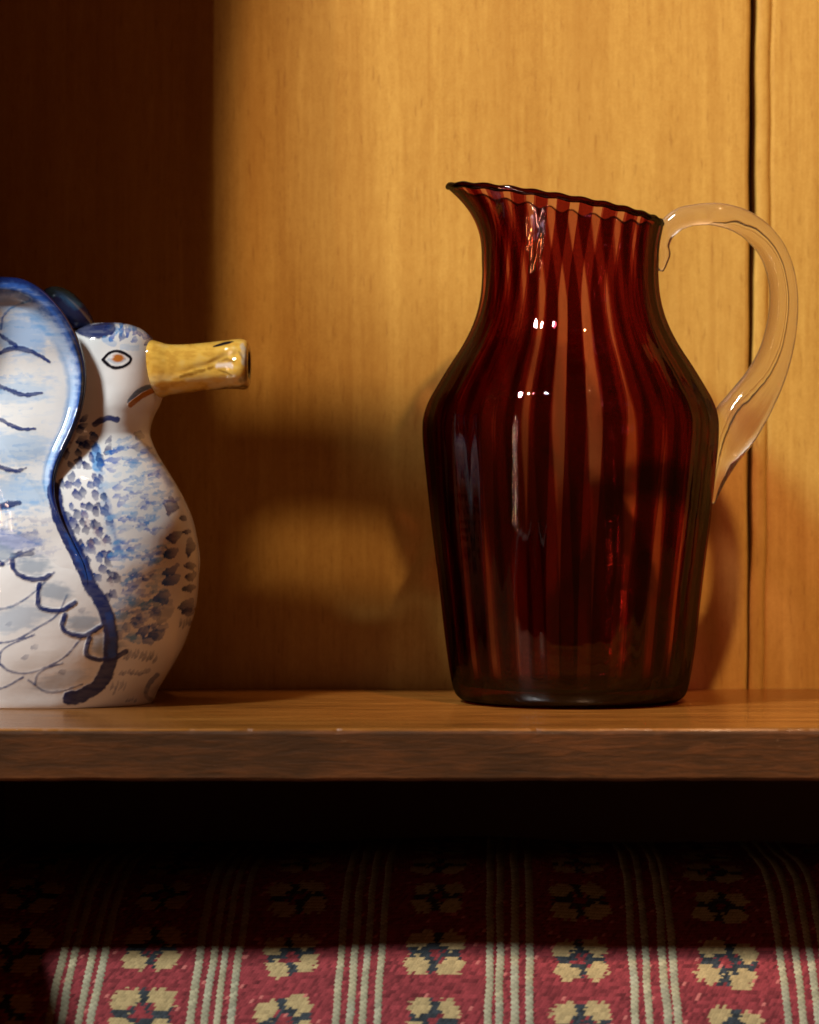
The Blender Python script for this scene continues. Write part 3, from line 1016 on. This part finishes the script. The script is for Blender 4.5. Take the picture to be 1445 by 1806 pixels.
def cover_color(u, v):
    iu = np.floor((u + 0.45 * v) / CELL_U)
    iv = np.floor(v / CELL_V)
    hsh = vnoise(iu * 7.31, iv * 3.77, 5)
    cu = (iu + .5) * CELL_U - 0.45 * v
    cv = (iv + .5) * CELL_V
    c = np.array([0.21, 0.030, 0.034]) * (0.40 + 1.0 * hsh)[..., None]
    pale = hsh > 0.90
    c[pale] = np.array([0.42, 0.12, 0.10])
    for gi in range(len(groups) - 1):
        mid = (groups[gi] + 73 + groups[gi + 1]) / 2
        uc = (mid - 722.5) * kb
        for r in range(-6, 3):
            vc = v1700 - 10 + r * ROWV + (mid - 500) * 0.028 - (8 if gi in (1,) else 0)
            du, dv = (cu - uc + 0.035 * (v1806 - v) * -1) / 50.0, (cv - vc) / (ROWV * 0.38)
            rr = np.hypot(du, dv)
            if not (rr < 1.6).any():
                continue
            tt = np.arctan2(dv, du)
            rot = ((gi * 7 + r * 5) % 5 - 2) * 0.09
            tt = tt + rot
            rr = rr * (1 + ((gi * 3 + r * 11) % 7 - 3) * 0.03)
            jit = (vnoise(iu * 1.7, iv * 1.9, 8 + gi) - .5) * .22
            R0 = 0.98 + 0.10 * np.cos(4 * tt + np.pi) + jit
            gap = np.abs(np.sin(2 * tt))
            ring = (rr < R0) & (rr > 0.44 + jit)
            cream = ring & (gap > 0.42 + jit)
            dark = ((rr < R0 * 0.92) & (gap <= 0.42 + jit) & (rr > 0.25)) | ((rr < 0.44 + jit) & (rr > 0.16) & (vnoise(iu * .9, iv * .8, 3) > .35))
            c[cream] = (np.array([0.36, 0.26, 0.12]) * (0.7 + 0.5 * hsh)[..., None])[cream]
            c[dark] = (np.array([0.022, 0.026, 0.030]) * (0.6 + 1.2 * hsh)[..., None])[dark]
    return c
nu, nv = 1000, 330
uu = np.linspace(-860, 860, nu)
vv = np.concatenate([np.linspace(0, v_of(1540.0), 40), np.linspace(v_of(1540.0), v_of(1815.0), nv)[1:], np.linspace(v_of(1815.0), arc[-1], 30)[1:]])
UU, VV = np.meshgrid(uu, vv)
cc = cover_color(UU, VV)
fu = ((UU + 0.45 * VV) / CELL_U) % 1 - .5
fv = (VV / CELL_V) % 1 - .5
bump = 2.4 * np.sqrt(np.clip(1 - (fu * 1.9) ** 2 * .9, 0, 1)) * np.sqrt(np.clip(1 - (fv * 1.9) ** 2 * .9, 0, 1))
pz, ph_ = prof_at(VV)
g1, g2 = np.gradient(np.interp(vv, arc, cp[:, 0]), vv), np.gradient(np.interp(vv, arc, cp[:, 1]), vv)
nrm = np.stack([g2, -g1], -1)
nrm /= np.linalg.norm(nrm, axis=1)[:, None]
nrm *= np.sign(nrm[:, 1:2] + 1e-9)
wave = 5 * np.sin(UU * 0.006 + 1) + 3 * np.sin(UU * 0.013 + VV * .01)
pz = pz + nrm[:, 0][:, None] * (bump + wave)
ph_ = ph_ + nrm[:, 1][:, None] * (bump + wave)
V = np.stack([UU * U, (pz - FZ) * U, CAMH + ph_ * U], -1)
link('cover', grid_mesh('cover', V, colors=cc, flip=True), M_fab, cushion)

# every pale stripe is a corded band of its own
ns = 420
sv = np.concatenate([np.linspace(0, v_of(1500.0), 20), np.linspace(v_of(1500.0), v_of(1815.0), ns)[1:], np.linspace(v_of(1815.0), arc[-1] - 4, 24)[1:]])
n_at = np.stack([np.interp(sv, vv, nrm[:, 0]), np.interp(sv, vv, nrm[:, 1])], -1)
R = random.Random(2)
for gi, g in enumerate(groups):
    for oi, o in enumerate(offs[gi]):
        u0 = (g + o - 722.5) * kb
        if abs(u0) > 800:
            continue
        wdt = R.uniform(5.8, 7.2)
        seed = R.random() * 100
        cr = np.linspace(-1, 1, 9)
        SV, CR = np.meshgrid(sv, cr, indexing='ij')
        per = 11.0
        cellf = (SV / per + 0.5 * (CR > 0) + seed) % 1
        celli = np.floor(SV / per + 0.5 * (CR > 0) + seed)
        edgew = 1 + 0.13 * np.sin(2 * np.pi * (SV / per + seed)) + 0.10 * (vnoise(SV / 30, SV * 0 + seed) - .5)
        Us = u0 + 0.035 * (v1806 - SV) + wdt * CR * edgew + 3 * (vnoise(SV / 60, SV * 0 + seed, 4) - .5)
        bmp = 1.2 + 2.6 * np.sqrt(np.clip(1 - CR ** 2, 0, 1)) * (0.62 + 0.38 * np.abs(np.sin(np.pi * cellf)))
        wv = 5 * np.sin(Us * 0.006 + 1) + 3 * np.sin(Us * 0.013 + SV * .01)
        zz, hh = prof_at(SV)
        zz = zz + n_at[:, 0][:, None] * (bmp + wv)
        hh = hh + n_at[:, 1][:, None] * (bmp + wv)
        tone = vnoise(celli * 3.1, CR * 0 + seed, 2)
        warm = vnoise(SV / 40, SV * 0 + seed, 12)
        base = np.array([0.36, 0.34, 0.235])[None, None] * (1 - warm[..., None] * .5) + np.array([0.46, 0.36, 0.17])[None, None] * (warm[..., None] * .5)
        cs = base * 0.82 * (0.72 + 0.5 * tone)[..., None] * (0.75 + 0.25 * np.abs(np.sin(np.pi * cellf)))[..., None]
        V = np.stack([Us * U, (zz - FZ) * U, CAMH + hh * U], -1)
        link('stripe', grid_mesh('stripe', V, colors=cs, flip=True), M_fab, cushion)
# the cushion's underside, and the bench it lies on
link('underside', box_mesh('underside', -858, 858, -1010, -992, 3842, 4788), M_darkwood, cushion)
bench = link('bench', box_mesh('bench', -1500, 1900, -1060, -1012, 3700, ZW - 2), M_darkwood)
bench['kind'] = 'structure'
pane_mask = link('pane_blocker', box_mesh('pane_blocker', -800, -760, -1000, SHELF - 86, 2650, ZW - 32), M_darkwood)  # unseen panel added to keep window light out from under the shelf
pane_mask['kind'] = 'structure'

# ------------------------------------------------------------------ cabinet side, under-shelf shade board and added light blockers
side = link('cabinet_side', box_mesh('cabinet_side', -915, -852, SHELF + 1, 5200, ZW - 600, ZW - 10), M_darkwood)
side['kind'] = 'structure'
lower = link('under_shelf_shade', box_mesh('under_shelf_shade', -1500, 1900, -1005, SHELF - 83, ZW - 30, ZW - 4), M_darkwood)  # dark board standing in for the deep shade below the shelf
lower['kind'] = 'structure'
sun_mask = empty('sun_blocker', W(-1700, 1500, ZW - 900))  # unseen board added to hold the sunlight off part of the wall
sun_mask['kind'] = 'structure'
def shade(name, poly, DO, thick=5):
    n = len(poly)
    v = [W(x - SX * DO, h + SH * DO, ZW - DO) for x, h in poly] + [W(x - SX * DO, h + SH * DO, ZW - DO - thick) for x, h in poly]
    f = [tuple(range(n))[::-1], tuple(range(n, 2 * n))] + [(i, (i + 1) % n, n + (i + 1) % n, n + i) for i in range(n)]
    me = bpy.data.meshes.new(name)
    me.from_pydata(v, [], f)
    me.update()
    link(name, me, M_paintwood, sun_mask)
shade('sun_blocker_board', [(-420, -360), (300, -360), (420, -300), (420, -60), (300, 150), (60, 270), (-100, 305), (-420, 330)], 905.0)

# unseen boards added above the picture to cut the warm lamp's light
face = empty('lamp_blocker', W(-400, 1200, 3560))
face['kind'] = 'structure'
def shade_lamp(name, poly, frac=0.76, thick=5):
    n = len(poly)
    L = spot_o.location
    a = [L + (Vector(W(x, h, ZW)) - L) * frac for x, h in poly]
    b = [p + Vector((0, -thick * U, 0)) for p in a]
    f = [tuple(range(n))[::-1], tuple(range(n, 2 * n))] + [(i, (i + 1) % n, n + (i + 1) % n, n + i) for i in range(n)]
    me = bpy.data.meshes.new(name)
    me.from_pydata([tuple(p) for p in a + b], [], f)
    me.update()
    link(name, me, M_darkwood, face)
shade_lamp('lamp_blocker_side', [(-900, -345), (-340, -345), (-340, 1300), (-900, 1300)])
shade_lamp('lamp_blocker_low_side', [(-1000, -1300), (-330, -1300), (-330, -346), (-1000, -346)], 0.35)
shade_lamp('lamp_blocker_bar', [(-560, -74), (-320, -70), (-250, -28), (-160, -30), (60, -52), (250, -76), (250, 130), (60, 178), (-100, 205), (-560, 225)], 0.77)
shade_lamp('lamp_blocker_low_bar', [(-560, -420), (280, -420), (280, -172), (60, -142), (-100, -118), (-220, -100), (-320, -80), (-560, -78)], 0.77)
